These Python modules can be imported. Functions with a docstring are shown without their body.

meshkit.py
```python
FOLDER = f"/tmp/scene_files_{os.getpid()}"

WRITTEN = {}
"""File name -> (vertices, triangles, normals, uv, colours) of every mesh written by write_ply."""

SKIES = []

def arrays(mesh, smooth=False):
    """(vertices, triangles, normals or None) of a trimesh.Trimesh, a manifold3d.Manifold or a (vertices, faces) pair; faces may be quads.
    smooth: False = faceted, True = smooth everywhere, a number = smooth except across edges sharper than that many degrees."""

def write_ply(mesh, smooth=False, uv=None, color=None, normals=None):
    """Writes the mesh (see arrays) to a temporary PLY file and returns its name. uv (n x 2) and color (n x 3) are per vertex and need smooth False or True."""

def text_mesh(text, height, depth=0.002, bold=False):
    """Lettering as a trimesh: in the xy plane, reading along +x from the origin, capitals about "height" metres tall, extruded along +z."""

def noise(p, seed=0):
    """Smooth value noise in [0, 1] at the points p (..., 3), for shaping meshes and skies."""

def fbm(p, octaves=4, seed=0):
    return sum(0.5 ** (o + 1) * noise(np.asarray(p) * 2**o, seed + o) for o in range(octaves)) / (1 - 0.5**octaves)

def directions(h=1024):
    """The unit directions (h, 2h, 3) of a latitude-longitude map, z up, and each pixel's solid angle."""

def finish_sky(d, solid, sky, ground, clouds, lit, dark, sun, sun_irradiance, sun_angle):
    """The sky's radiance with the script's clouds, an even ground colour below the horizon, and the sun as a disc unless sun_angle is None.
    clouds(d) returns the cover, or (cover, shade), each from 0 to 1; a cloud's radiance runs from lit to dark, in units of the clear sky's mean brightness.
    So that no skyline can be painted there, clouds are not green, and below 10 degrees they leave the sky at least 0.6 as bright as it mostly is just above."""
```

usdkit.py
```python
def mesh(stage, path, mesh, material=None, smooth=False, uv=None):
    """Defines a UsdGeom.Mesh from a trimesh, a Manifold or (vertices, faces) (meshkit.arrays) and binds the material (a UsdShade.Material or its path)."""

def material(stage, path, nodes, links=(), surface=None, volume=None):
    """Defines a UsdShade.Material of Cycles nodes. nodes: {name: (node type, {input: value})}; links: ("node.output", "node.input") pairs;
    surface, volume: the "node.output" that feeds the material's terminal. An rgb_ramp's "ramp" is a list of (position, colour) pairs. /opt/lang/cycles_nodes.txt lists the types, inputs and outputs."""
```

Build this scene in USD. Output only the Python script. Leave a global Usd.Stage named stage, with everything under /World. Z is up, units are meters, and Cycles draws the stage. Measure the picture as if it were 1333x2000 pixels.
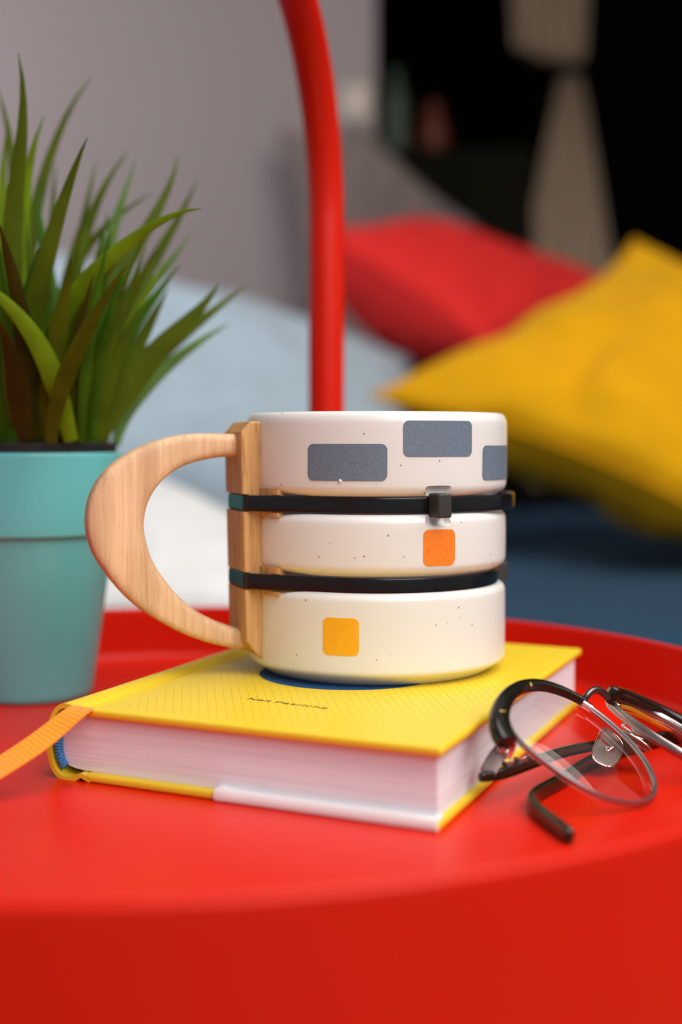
import math, random
import numpy as np
import trimesh
import manifold3d as m3
from scipy.interpolate import CubicSpline, PchipInterpolator
from shapely.geometry import Polygon, Point, MultiPoint, box as sbox
from scipy.ndimage import gaussian_filter1d
import meshkit, usdkit
from pxr import Usd, UsdGeom, UsdLux, UsdShade, Gf, Sdf

rnd = random.Random(7)
rng = np.random.default_rng(7)
stage = Usd.Stage.CreateInMemory()
UsdGeom.SetStageUpAxis(stage, 'Z')
UsdGeom.SetStageMetersPerUnit(stage, 1.0)
UsdGeom.Xform.Define(stage, '/World')
UsdGeom.Scope.Define(stage, '/World/Looks')

# ------------------------------------------------------------------ camera, light, exposure
# The scene is worked out in millimetres: x right, y away from the camera, z up from the tray's floor,
# which stands TABLE mm above the room's floor.
F, Y0, CX, CY = 2500.0, 867.0, 666.5, 1000.0
TABLE, EYE = 450.0, 108.5
TH = math.atan((CY - Y0) / F)
K = F / 2330.0
EXPOSURE = 0.0

cam = UsdGeom.Camera.Define(stage, '/World/camera')
cam.CreateHorizontalApertureAttr(24.0)
cam.CreateVerticalApertureAttr(36.0)
cam.CreateFocalLengthAttr(24.0 * F / 1333.0)
cam.CreateFStopAttr(4.3)
cam.CreateFocusDistanceAttr(0.432)
cam.CreateClippingRangeAttr(Gf.Vec2f(0.02, 100))
cam.CreateExposureAttr(EXPOSURE)
c_, s_ = math.cos(TH), math.sin(TH)
cam.AddTransformOp().Set(Gf.Matrix4d(1, 0, 0, 0, 0, s_, c_, 0, 0, -c_, s_, 0, 0, 0, (TABLE + EYE) / 1000, 1))

dome = UsdLux.DomeLight.Define(stage, '/World/ambient_dome')  # even ambient light from all round, no sky in view
dome.CreateIntensityAttr(0.08)
dome.CreateColorAttr(Gf.Vec3f(0.93, 0.96, 1.0))

def rect_light(name, pos, aim, w, h, inten, color):
    l = UsdLux.RectLight.Define(stage, '/World/' + name)
    l.CreateWidthAttr(w); l.CreateHeightAttr(h); l.CreateIntensityAttr(inten); l.CreateColorAttr(Gf.Vec3f(*color))
    p, a = np.array(pos, float), np.array(aim, float)
    z = (p - a) / np.linalg.norm(p - a)
    x = np.cross([0, 0, 1.0], z); x /= np.linalg.norm(x)
    y = np.cross(z, x)
    p = p / 1000 + [0, 0, TABLE / 1000]
    l.AddTransformOp().Set(Gf.Matrix4d(*x, 0, *y, 0, *z, 0, *p, 1))
rect_light('unseen_light_right', (680, 80, 1500), (20, 480, 30), 1.8, 1.8, 4.1, (1.0, 0.945, 0.86))  # out of view overhead right, lights the tray floor and book top
rect_light('unseen_light_front', (850, -1350, 1250), (40, 480, 60), 1.6, 1.4, 3.3, (0.95, 0.97, 1.0))  # out of view behind the camera, lights the page edges and mug front
rect_light('unseen_light_left', (-1350, 1850, 900), (-650, 2700, 250), 0.8, 1.0, 4.6, (0.93, 0.96, 1.0))  # out of view, aimed to brighten the left of the grey wall

# ------------------------------------------------------------------ helpers
def ray(u, v):
    a, b = (u - CX) / F, -(v - CY) / F
    return np.array([a, b * s_ + c_, b * c_ - s_])
EYEP = np.array([0, 0, EYE])
def P(u, v, y):
    d = ray(u, v)
    return EYEP + d * (y / d[1])
def PZ(u, v, z):
    d = ray(u, v)
    return EYEP + d * ((z - EYE) / d[2])
def PN(u, v, o, n):
    d = ray(u, v)
    return EYEP + d * (np.dot(np.asarray(o) - EYEP, n) / np.dot(d, n))
def unit(v):
    v = np.asarray(v, float)
    return v / np.linalg.norm(v)

used, bases = {}, {}
def numbered(parent, name):
    key = parent + '/' + name
    n = used.get(key, 0); used[key] = n + 1
    return key if n == 0 else f'{key}_{n:03d}'
def thing(name, label, cat, base=(0, 0, 0), group=None):
    path = numbered('/World', name)
    x = UsdGeom.Xform.Define(stage, path)
    b = np.asarray(base, float)
    x.AddTranslateOp().Set(Gf.Vec3d(b[0] / 1000, b[1] / 1000, (b[2] + TABLE) / 1000))
    bases[path] = b
    return tag(x.GetPrim(), label, cat, group)
def tag(p, label=None, cat=None, group=None, kind=None):
    for k, v in (('label', label), ('category', cat), ('group', group), ('kind', kind)):
        if v: p.SetCustomDataByKey(k, v)
    return p
def obj(name, mesh, mat, parent=None, smooth=35, label=None, kind=None):
    """One Mesh prim from a mesh given in scene millimetres."""
    par = str(parent.GetPath()) if parent else '/World'
    path = numbered(par, name)
    base = bases.get(par, np.array([0, 0, -TABLE]) if not parent else None)
    if hasattr(mesh, 'to_mesh') or isinstance(mesh, (tuple, list)):
        v, f, _ = meshkit.arrays(mesh, False)
        mesh = trimesh.Trimesh(v, f, process=False)
    mesh = mesh.copy()
    mesh.vertices = (np.asarray(mesh.vertices) - base) / 1000.0
    bases[path] = base
    p = usdkit.mesh(stage, path, mesh, mat, smooth=smooth).GetPrim()
    return tag(p, label=label, kind=kind)
def struct(name, mesh, mat, label):
    p = obj(name, mesh, mat)
    return tag(p, label, name.split('_')[0], kind='structure')

def to_manifold(mesh):
    v, f, _ = meshkit.arrays(mesh, False)
    t = trimesh.Trimesh(v, f, process=True); t.merge_vertices()
    if t.volume < 0: t.invert()
    return m3.Manifold(m3.Mesh(np.asarray(t.vertices, np.float32), np.asarray(t.faces, np.uint32)))
def chaikin(p, n=2, closed=False):
    p = np.asarray(p, float)
    for _ in range(n):
        a, b = (p, np.roll(p, -1, 0)) if closed else (p[:-1], p[1:])
        q = np.stack([a * .75 + b * .25, a * .25 + b * .75], 1).reshape(-1, p.shape[1])
        p = q if closed else np.vstack([p[:1], q, p[-1:]])
    return p
def resample(p, n):
    p = np.asarray(p, float)
    d = np.r_[0, np.cumsum(np.linalg.norm(np.diff(p, axis=0), axis=1))]
    t = np.linspace(0, d[-1], n)
    return np.stack([np.interp(t, d, p[:, k]) for k in range(p.shape[1])], 1)
def spline(p, n):
    p = np.asarray(p, float)
    d = np.r_[0, np.cumsum(np.sqrt(np.linalg.norm(np.diff(p, axis=0), axis=1)))]
    return resample(CubicSpline(d, p)(np.linspace(0, d[-1], n * 6)), n)
def grid_faces(n, m, wrap=True):
    i, j = np.meshgrid(np.arange(n - 1), np.arange(m if wrap else m - 1), indexing='ij')
    a = i * m + j; b = i * m + (j + 1) % m
    return np.stack([a, b, b + m, a + m], -1).reshape(-1, 4)
def loft(rings, cap=True, closed=False):
    """rings (n, m, 3) -> mesh; the section is closed."""
    rings = np.asarray(rings, float)
    n, m = rings.shape[:2]
    v = rings.reshape(-1, 3)
    q = grid_faces(n, m)
    if closed:
        a = (n - 1) * m + np.arange(m); b = (n - 1) * m + (np.arange(m) + 1) % m
        q = np.vstack([q, np.stack([a, b, b % m, a % m], 1)])
    f = np.vstack([q[:, [0, 1, 2]], q[:, [0, 2, 3]]])
    if cap and not closed:
        k = len(v)
        v = np.vstack([v, rings[0].mean(0), rings[-1].mean(0)])
        j = np.arange(m); jn = (j + 1) % m
        f = np.vstack([f, np.stack([jn, j, np.full(m, k)], 1), np.stack([j + (n - 1) * m, jn + (n - 1) * m, np.full(m, k + 1)], 1)])
    t = trimesh.Trimesh(v, f, process=False)
    if t.volume < 0: t.invert()
    return t
def superell(m, e=2.0):
    a = np.linspace(0, 2 * np.pi, m, endpoint=False)
    c, s = np.cos(a), np.sin(a)
    return np.sign(c) * np.abs(c) ** (2 / e), np.sign(s) * np.abs(s) ** (2 / e)
def frames(path, up, closed=False):
    path = np.asarray(path, float)
    t = (np.roll(path, -1, 0) - np.roll(path, 1, 0)) if closed else np.gradient(path, axis=0)
    t /= np.linalg.norm(t, axis=1, keepdims=True)
    up = np.broadcast_to(np.asarray(up, float), path.shape)
    a = np.cross(t, up); a /= np.linalg.norm(a, axis=1, keepdims=True)
    return a, np.cross(a, t)
def sweep(path, wa, wb, up=(0, 0, 1), m=16, e=2.0, closed=False, round_ends=0):
    """Sweeps a superellipse: half width wa across (path x up), wb along up; wa, wb may vary along the path."""
    path = np.asarray(path, float)
    a, b = frames(path, up, closed)
    cx, cy = superell(m, e)
    wa = np.broadcast_to(np.asarray(wa, float), len(path)).copy(); wb = np.broadcast_to(np.asarray(wb, float), len(path)).copy()
    rings = path[:, None] + a[:, None] * (cx[None, :, None] * wa[:, None, None]) + b[:, None] * (cy[None, :, None] * wb[:, None, None])
    if round_ends and not closed:
        def end(i, sgn):
            t = np.cross(b[i], a[i]) ; d = unit(path[i] - path[i - sgn if sgn > 0 else 1])
            out = []
            for k in np.linspace(0.25, 1, 5):
                out.append(path[i] + d * round_ends * math.sin(k * math.pi / 2) + (rings[i] - path[i]) * max(0.05, math.cos(k * math.pi / 2)))
            return out
        rings = np.vstack([np.array(end(0, 0)[::-1]), rings, np.array(end(len(path) - 1, 1))])
    return loft(rings, closed=closed)
def revolve(profile, n=160, center=(0, 0, 0)):
    t = trimesh.creation.revolve(np.asarray(profile, float), sections=n)
    if t.volume < 0: t.invert()
    t.apply_translation(center)
    return t
def rounded_hull(points, r, seg=14):
    s = m3.Manifold.sphere(r, seg)
    return m3.Manifold.batch_hull([s.translate([float(x) for x in p]) for p in points])
def rbox(x0, x1, y0, y1, z0, z1, r, seg=14):
    return rounded_hull([(x, y, z) for x in (x0 + r, x1 - r) for y in (y0 + r, y1 - r) for z in (z0 + r, z1 - r)], r, seg)
def xf(mesh, ex, ey, ez, o):
    """local -> scene"""
    v, f, _ = meshkit.arrays(mesh, False)
    v = np.asarray(o) + v[:, :1] * np.asarray(ex) + v[:, 1:2] * np.asarray(ey) + v[:, 2:3] * np.asarray(ez)
    t = trimesh.Trimesh(v, f, process=False)
    if t.volume < 0: t.invert()
    return t
def box_mesh(x0, x1, y0, y1, z0, z1):
    t = trimesh.creation.box((x1 - x0, y1 - y0, z1 - z0)); t.apply_translation(((x0 + x1) / 2, (y0 + y1) / 2, (z0 + z1) / 2))
    return t
def extr(poly, z0, z1):
    polys = getattr(poly, 'geoms', [poly])
    t = trimesh.util.concatenate([trimesh.creation.extrude_polygon(g, z1 - z0, engine='earcut') for g in polys])
    t.apply_translation((0, 0, z0))
    return t

# ------------------------------------------------------------------ materials
def lin(r, g, b):
    return tuple(((c / 255 + 0.055) / 1.055) ** 2.4 if c > 10 else c / 255 / 12.92 for c in (r, g, b))
def mat(name, color, rough=0.5, bump=None, mottle=None, **kw):
    """Principled; bump = (scale, strength, distance m), mottle = (scale, second colour)."""
    nodes, links = {'p': ('principled_bsdf', {'base_color': color, 'roughness': rough, **kw})}, []
    if bump or mottle: nodes['g'] = ('texture_coordinate', {})
    if mottle:
        nodes['n'] = ('noise_texture', {'scale': mottle[0], 'detail': 4.0, 'roughness': 0.6})
        nodes['r'] = ('rgb_ramp', {'ramp': [(0.3, color), (0.7, mottle[1])]})
        links += [('g.object', 'n.vector'), ('n.fac', 'r.fac'), ('r.color', 'p.base_color')]
    if bump:
        nodes['bn'] = ('noise_texture', {'scale': bump[0], 'detail': 3.0})
        nodes['b'] = ('bump', {'strength': bump[1], 'distance': bump[2]})
        links += [('g.object', 'bn.vector'), ('bn.fac', 'b.height'), ('b.normal', 'p.normal')]
    return usdkit.material(stage, '/World/Looks/' + name, nodes, links, surface='p.BSDF')

RED = mat('red_powder_coat', (0.665, 0.0105, 0.0006), 0.34, specular_ior_level=0.28, bump=(900, 0.12, 0.0003))
def wood(name, c1, c2, pore, rot=(0, 0, 0)):
    nodes = {
        'g': ('texture_coordinate', {}), 'm': ('mapping', {'scale': (420, 420, 16), 'rotation': rot}), 'm2': ('mapping', {'scale': (2000, 2000, 80), 'rotation': rot}),
        'm3': ('mapping', {'scale': (120, 120, 6), 'rotation': rot}),
        'n': ('noise_texture', {'scale': 1.0, 'detail': 5.0, 'roughness': 0.6, 'distortion': 0.4}), 'n2': ('noise_texture', {'scale': 1.0, 'detail': 2.0}), 'n3': ('noise_texture', {'scale': 1.0, 'detail': 2.0, 'distortion': 0.8}),
        'r': ('rgb_ramp', {'ramp': [(0.3, c1), (0.7, c2)]}), 'r3': ('rgb_ramp', {'ramp': [(0.35, (0.86, 0.84, 0.8)), (0.65, (1.08, 1.08, 1.08))]}),
        'r2': ('rgb_ramp', {'ramp': [(0.6, (1, 1, 1)), (0.7, pore)]}),
        'mm': ('mix', {'mix_type': 'multiply', 'fac': 1.0}), 'mx': ('mix', {'mix_type': 'multiply', 'fac': 1.0}),
        'b': ('bump', {'strength': 0.25, 'distance': 0.0004, 'invert': True}), 'p': ('principled_bsdf', {'roughness': 0.55, 'specular_ior_level': 0.35})}
    links = [('g.object', 'm.vector'), ('g.object', 'm2.vector'), ('g.object', 'm3.vector'), ('m.vector', 'n.vector'), ('m2.vector', 'n2.vector'), ('m3.vector', 'n3.vector'),
             ('n.fac', 'r.fac'), ('n3.fac', 'r3.fac'), ('n2.fac', 'r2.fac'), ('r.color', 'mm.color1'), ('r3.color', 'mm.color2'), ('mm.color', 'mx.color1'), ('r2.color', 'mx.color2'),
             ('mx.color', 'p.base_color'), ('n2.fac', 'b.height'), ('b.normal', 'p.normal')]
    return usdkit.material(stage, '/World/Looks/' + name, nodes, links, surface='p.BSDF')
OAK = wood('pale_oak', lin(208, 164, 126), lin(232, 194, 156), (0.82, 0.72, 0.62), (0.0, 0.12, 0))
OAK2 = wood('amber_oak', lin(190, 138, 84), lin(216, 170, 112), (0.66, 0.52, 0.4))

def ceramic(name, c, speck, rough):
    nodes = {
        'g': ('texture_coordinate', {}), 'v': ('voronoi_texture', {'scale': 240.0}), 'n': ('noise_texture', {'scale': 18.0, 'detail': 2.0}),
        'lt': ('rgb_ramp', {'ramp': [(0.06, (1, 1, 1)), (0.12, (0, 0, 0))]}), 'sc': ('separate_color', {}), 'gt': ('math', {'math_type': 'greater_than', 'value2': 0.66}),
        'mu': ('math', {'math_type': 'multiply'}), 'x': ('mix', {'color1': c, 'color2': speck}),
        'b': ('bump', {'strength': 0.35, 'distance': 0.0006}), 'p': ('principled_bsdf', {'roughness': rough, 'coat_weight': 0.25, 'coat_roughness': 0.12})}
    links = [('g.object', 'v.vector'), ('g.object', 'n.vector'), ('v.distance', 'lt.fac'), ('v.color', 'sc.color'), ('sc.r', 'gt.value1'), ('gt.value', 'mu.value1'), ('lt.color', 'mu.value2'),
             ('mu.value', 'x.fac'), ('x.color', 'p.base_color'), ('n.fac', 'b.height'), ('b.normal', 'p.normal')]
    return usdkit.material(stage, '/World/Looks/' + name, nodes, links, surface='p.BSDF')
CERAMIC = ceramic('white_glaze', (0.81, 0.79, 0.765), (0.36, 0.26, 0.18), 0.32)
SLATE = mat('slate_glaze', lin(94, 108, 126), 0.45, mottle=(1600, lin(120, 132, 148)))
ORANGE = mat('orange_glaze', lin(242, 120, 22), 0.4, mottle=(900, lin(248, 140, 44)))
AMBER = mat('amber_glaze', lin(246, 168, 12), 0.4, mottle=(900, lin(250, 182, 38)))
TIE = mat('black_nylon', (0.006, 0.006, 0.007), 0.22)
TIE2 = mat('black_nylon_rough', (0.03, 0.029, 0.029), 0.5, bump=(2500, 0.4, 0.0003))

YCOVER = mat('yellow_cover', (0.80, 0.575, 0.028), 0.42, bump=(500, 0.05, 0.0003))
BLUEINK = mat('blue_ink', lin(0, 66, 116), 0.6)
BLACKINK = mat('black_ink', (0.03, 0.025, 0.01), 0.5)
BLUECLOTH = mat('blue_headband_cloth', lin(10, 98, 176), 0.8, mottle=(1500, lin(90, 165, 215)))
WHITEPAPER = mat('white_paper', (0.83, 0.82, 0.83), 0.5)
def pages():
    nodes = {'g': ('texture_coordinate', {}), 'm': ('mapping', {'scale': (14, 14, 3200)}), 'n': ('noise_texture', {'scale': 1.0, 'detail': 3.0, 'roughness': 0.7}),
             'm2': ('mapping', {'scale': (5, 5, 500)}), 'n2': ('noise_texture', {'scale': 1.0, 'detail': 2.0}),
             'r': ('rgb_ramp', {'ramp': [(0.3, (0.75, 0.80, 0.86)), (0.6, (0.85, 0.91, 0.97))]}), 'r2': ('rgb_ramp', {'ramp': [(0.3, (0.88, 0.88, 0.88)), (0.6, (1, 1, 1))]}),
             'x': ('mix', {'mix_type': 'multiply', 'fac': 1.0}),
             'b': ('bump', {'strength': 0.5, 'distance': 0.0003}), 'p': ('principled_bsdf', {'roughness': 0.7})}
    links = [('g.object', 'm.vector'), ('m.vector', 'n.vector'), ('g.object', 'm2.vector'), ('m2.vector', 'n2.vector'), ('n.fac', 'r.fac'), ('n2.fac', 'r2.fac'), ('r.color', 'x.color1'), ('r2.color', 'x.color2'),
             ('x.color', 'p.base_color'), ('n.fac', 'b.height'), ('b.normal', 'p.normal')]
    return usdkit.material(stage, '/World/Looks/page_edges', nodes, links, surface='p.BSDF')
PAGES = pages()
RIBBON = mat('orange_ribbon', lin(250, 150, 10), 0.55, sheen_weight=0.3)

TEAL = mat('teal_enamel', lin(102, 188, 190), 0.3)
BLACKPLASTIC = mat('black_plastic', (0.012, 0.012, 0.013), 0.5)
SOIL = mat('dark_green_base', (0.012, 0.02, 0.006), 0.9)
def leaf(name, c, tip):
    nodes = {'p': ('principled_bsdf', {'base_color': c, 'roughness': 0.5, 'specular_ior_level': 0.2}), 't': ('translucent_bsdf', {'color': tip}), 'x': ('mix_closure', {'fac': 0.28}),
             'g': ('texture_coordinate', {}), 'n': ('noise_texture', {'scale': 60.0, 'detail': 2.0}), 'r': ('rgb_ramp', {'ramp': [(0.3, tuple(0.75 * k for k in c)), (0.7, tuple(1.2 * k for k in c))]})}
    return usdkit.material(stage, '/World/Looks/' + name, nodes, [('g.object', 'n.vector'), ('n.fac', 'r.fac'), ('r.color', 'p.base_color'), ('p.BSDF', 'x.closure1'), ('t.BSDF', 'x.closure2')], surface='x.closure')
LEAVES = [leaf('leaf_olive', lin(92, 108, 14), lin(150, 170, 10)), leaf('leaf_green', lin(70, 112, 18), lin(120, 170, 10)), leaf('leaf_bright', lin(128, 156, 20), lin(170, 200, 20)),
          leaf('leaf_brown', lin(66, 60, 8), lin(90, 80, 8)), leaf('leaf_pale', lin(112, 148, 72), lin(140, 180, 70))]

CHROME = mat('chrome', (0.78, 0.74, 0.72), 0.12, metallic=1.0)
RIMMETAL = mat('rim_metal', (0.42, 0.36, 0.35), 0.28, metallic=1.0)
PLATE = mat('brown_metal_plate', (0.34, 0.27, 0.25), 0.42, metallic=1.0)
GUNMETAL = mat('gunmetal', (0.20, 0.18, 0.175), 0.3, metallic=1.0)
ACETATE = mat('black_acetate', (0.010, 0.009, 0.006), 0.12)
TORTOISE = mat('dark_brown_acetate', (0.010, 0.007, 0.004), 0.14, mottle=(60, (0.026, 0.018, 0.006)))
GOLD = mat('brass_dot', (0.8, 0.5, 0.2), 0.3, metallic=1.0)
def pane(name, refl, tint=(1, 1, 1), rough=0.0, ior=1.6):
    nodes = {'t': ('transparent_bsdf', {'color': tint}), 'g': ('glossy_bsdf', {'color': refl, 'roughness': rough}), 'f': ('layer_weight', {'blend': 0.5}), 'x': ('mix_closure', {}),
             'pw': ('math', {'math_type': 'power', 'value2': 4.0}), 'ma': ('math', {'math_type': 'multiply_add', 'value2': 0.8, 'value3': 0.035})}
    return usdkit.material(stage, '/World/Looks/' + name, nodes, [('f.facing', 'pw.value1'), ('pw.value', 'ma.value1'), ('ma.value', 'x.fac'), ('t.BSDF', 'x.closure1'), ('g.BSDF', 'x.closure2')], surface='x.closure')
LENS = pane('lens_glass', (1, 1, 1), (0.97, 0.965, 0.96))
PAD = usdkit.material(stage, '/World/Looks/nose_pad_silicone', {'t': ('transparent_bsdf', {'color': (.8, .74, .7)}), 'p': ('principled_bsdf', {'base_color': (.33, .28, .25), 'roughness': .15}), 'x': ('mix_closure', {'fac': .6})},
                      [('t.BSDF', 'x.closure1'), ('p.BSDF', 'x.closure2')], surface='x.closure')

WALL = mat('grey_plaster', lin(142, 129, 129), 0.85, bump=(40, 0.05, 0.002))
PAINTEDDARK = mat('painted_darkness', (0.004, 0.0035, 0.0035), 0.9, specular_ior_level=0.05)  # near-black colour stands in for the darkness of the unlit room
FLOOR = mat('floor_boards', (0.16, 0.12, 0.09), 0.5)
def fabric(name, c, c2=None, sheen=0.15):
    return mat(name, c, 0.85, specular_ior_level=0.15, bump=(700, 0.25, 0.0008), mottle=(14, c2 or tuple(0.85 * k for k in c)), sheen_weight=sheen)
LBLUE = fabric('light_blue_cotton', lin(172, 190, 204))
DBLUE = fabric('slate_blue_cotton', lin(30, 62, 86), sheen=.02)
WHITECLOTH = fabric('white_cotton', (0.74, 0.74, 0.75), (0.72, 0.72, 0.73))
YCLOTH = fabric('mustard_cotton', lin(216, 156, 0), sheen=.02)
RCLOTH = fabric('red_cotton', lin(226, 46, 44), sheen=.0)
GCLOTH = fabric('grey_cotton', lin(118, 104, 101))
BEIGE = fabric('beige_linen', lin(200, 174, 148))

# ------------------------------------------------------------------ the room
WY = 2700.0
wx = P(733, 300, WY)[0]
struct('wall_back', box_mesh(-3000, wx, WY, WY + 130, -TABLE, 2200), WALL, 'plain grey plaster wall behind the plant and red handle')
struct('floor', box_mesh(-3000, 3500, -1500, 6000, -TABLE - 60, -TABLE), FLOOR, 'dull brown floor under the table')
RY = 5200.0
struct('wall_far', box_mesh(wx - 600, 3300, RY, RY + 100, -TABLE, 2300), PAINTEDDARK, 'far wall of the dark room beyond the grey wall, darkness put into its colour')
struct('wall_right', box_mesh(3200, 3300, 2000, RY, -TABLE, 2300), PAINTEDDARK, 'unseen right wall keeping the dark room unlit, near black')  # out of view, closes the back room off from light
struct('wall_left', box_mesh(wx - 700, wx - 600, WY + 130, RY, -TABLE, 2300), PAINTEDDARK, 'unseen left wall keeping the dark room unlit behind the grey wall, near black')  # hidden side of the same enclosure, keeps the room dark
struct('ceiling', box_mesh(wx - 700, 3300, WY - 200, RY + 100, 2200, 2300), PAINTEDDARK, 'unseen dark ceiling keeping light out of the back room')  # above the frame, blocks light from over the back room

# ------------------------------------------------------------------ red tray table
TC = np.array([-56.0, 437.0]); TR = 211.0; RIM = 26.0
prof = chaikin([(0, 0), (TR - 9, 0), (TR - 5, 0.4), (TR - 3.3, 2.2), (TR - 2.9, 6), (TR - 2.7, RIM - 2), (TR - 2.4, RIM - .3), (TR - 1.3, RIM + .1), (TR - .2, RIM - .4), (TR, RIM - 2.5),
                (TR, -24), (TR - .4, -28), (TR - 3.2, -28), (TR - 3.6, -24), (TR - 3.6, -6), (TR - 8, -2.2), (0, -2.2)], 2)
tab = thing('tray_table', 'round red metal tray table with raised rim and arched carrying handle', 'table', (TC[0], TC[1], -TABLE))
obj('tray', revolve(prof, 240, (TC[0], TC[1], 0)), RED, tab)
b0 = P(638, 900, 645.0); b0[2] = 0
hd = unit(np.r_[TC - b0[:2], 0]); span = 2 * np.linalg.norm(TC - b0[:2])
R_b, h0 = 104.0, EYE + 110.0
pts = [b0 + [0, 0, z] for z in np.linspace(-TABLE + 9, h0, 24)]
for a in np.linspace(0, math.pi / 2, 20)[1:]:
    pts.append(b0 + hd * (R_b - R_b * math.cos(a)) + [0, 0, h0 + R_b * math.sin(a)])
far = [p_ for p_ in pts]
b1 = b0 + hd * span
pts += [b0 + hd * x + [0, 0, h0 + R_b] for x in np.linspace(R_b, span - R_b, 10)[1:-1]]
mir = []
for p_ in far[::-1]:
    s = np.dot(p_ - b0, hd); q = p_ + hd * (span - 2 * s); mir.append(q)
pts = np.array(pts + mir)
side = np.cross(hd, [0, 0, 1.0])
obj('handle', sweep(pts, 8.9, 8.9, up=side, m=24), RED, tab)
for sgn in (-1, 1):
    c = np.r_[TC, 0] + side * sgn * (TR - 12)
    obj('leg', sweep([c + [0, 0, z] for z in (-TABLE, -200, -3)], 8.9, 8.9, up=hd, m=20), RED, tab)

# ------------------------------------------------------------------ book
BT = 24.0                       # height of the closed book
q2, q1, q3 = PZ(864, 1461, BT), PZ(105, 1377, BT), PZ(1137, 1266, BT)
E1, E2 = unit(q1 - q2), unit(q3 - q2)
EZ = np.array([0, 0, 1.0])
W, L = np.linalg.norm(q1 - q2), np.linalg.norm(q3 - q2)
BO = q2 * [1, 1, 0]
def bk(mesh): return xf(mesh, E1, E2, EZ, BO)      # local: x from fore-edge to spine, y from near edge to far edge
def bpt(s, t, z): return BO + E1 * s + E2 * t + EZ * z
bookt = thing('book', 'thick yellow hardback lying under the mug with dotted cover and orange ribbon', 'book', bpt(W / 2, L / 2, 0))
fc = obj('front_cover', bk(rbox(0, W - 13, 0, L, BT - 2.9, BT, 1.1)), YCOVER, bookt)
bc = obj('back_cover', bk(rbox(0.5, W - 12, 0, L, 0.05, 2.9, 1.1)), YCOVER, bookt)
outer = [(W - 15, BT - .5), (W - 12.4, BT - 1.4), (W - 10.5, BT - 2.0), (W - 8, BT - .5), (W - 5, BT + .4), (W - 1.5, BT - .6), (W + 1.4, BT - 5), (W + 3, BT / 2), (W + 1.6, 5), (W - .6, 1.4), (W - 4, 0.1), (W - 8, .5), (W - 10.2, 2.2), (W - 12, 1.5), (W - 14, .8)]
ol = chaikin(outer, 2)
il = np.array(Polygon(ol).buffer(-1.3).exterior.coords)
from shapely.geometry import LineString
sp = LineString(ol).buffer(0.75, cap_style=2)
ys = np.linspace(0.0, L, 2)
spm = extr(sp, 0, L)
v = np.array(spm.vertices); spm.vertices = np.stack([v[:, 0], v[:, 2], v[:, 1]], 1); spm.invert()
obj('spine', bk(spm), YCOVER, bookt)
# page block, rounded towards the spine, slightly wavy
pb = Polygon(chaikin([(2.4, 2.95), (W - 16, 2.95), (W - 8, 3.0), (W - 2.6, 4.2), (W - .6, 8), (W - 0.2, BT / 2), (W - .6, BT - 8), (W - 2.8, BT - 4.4), (W - 8, BT - 3.0), (W - 16, BT - 2.95), (2.4, BT - 2.95)], 1))
pbm = extr(pb, 3.0, L - 3.0)
v = np.array(pbm.vertices); pbm.vertices = np.stack([v[:, 0], v[:, 2], v[:, 1]], 1); pbm.invert()
obj('page_block', bk(pbm), PAGES, bookt)
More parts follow.
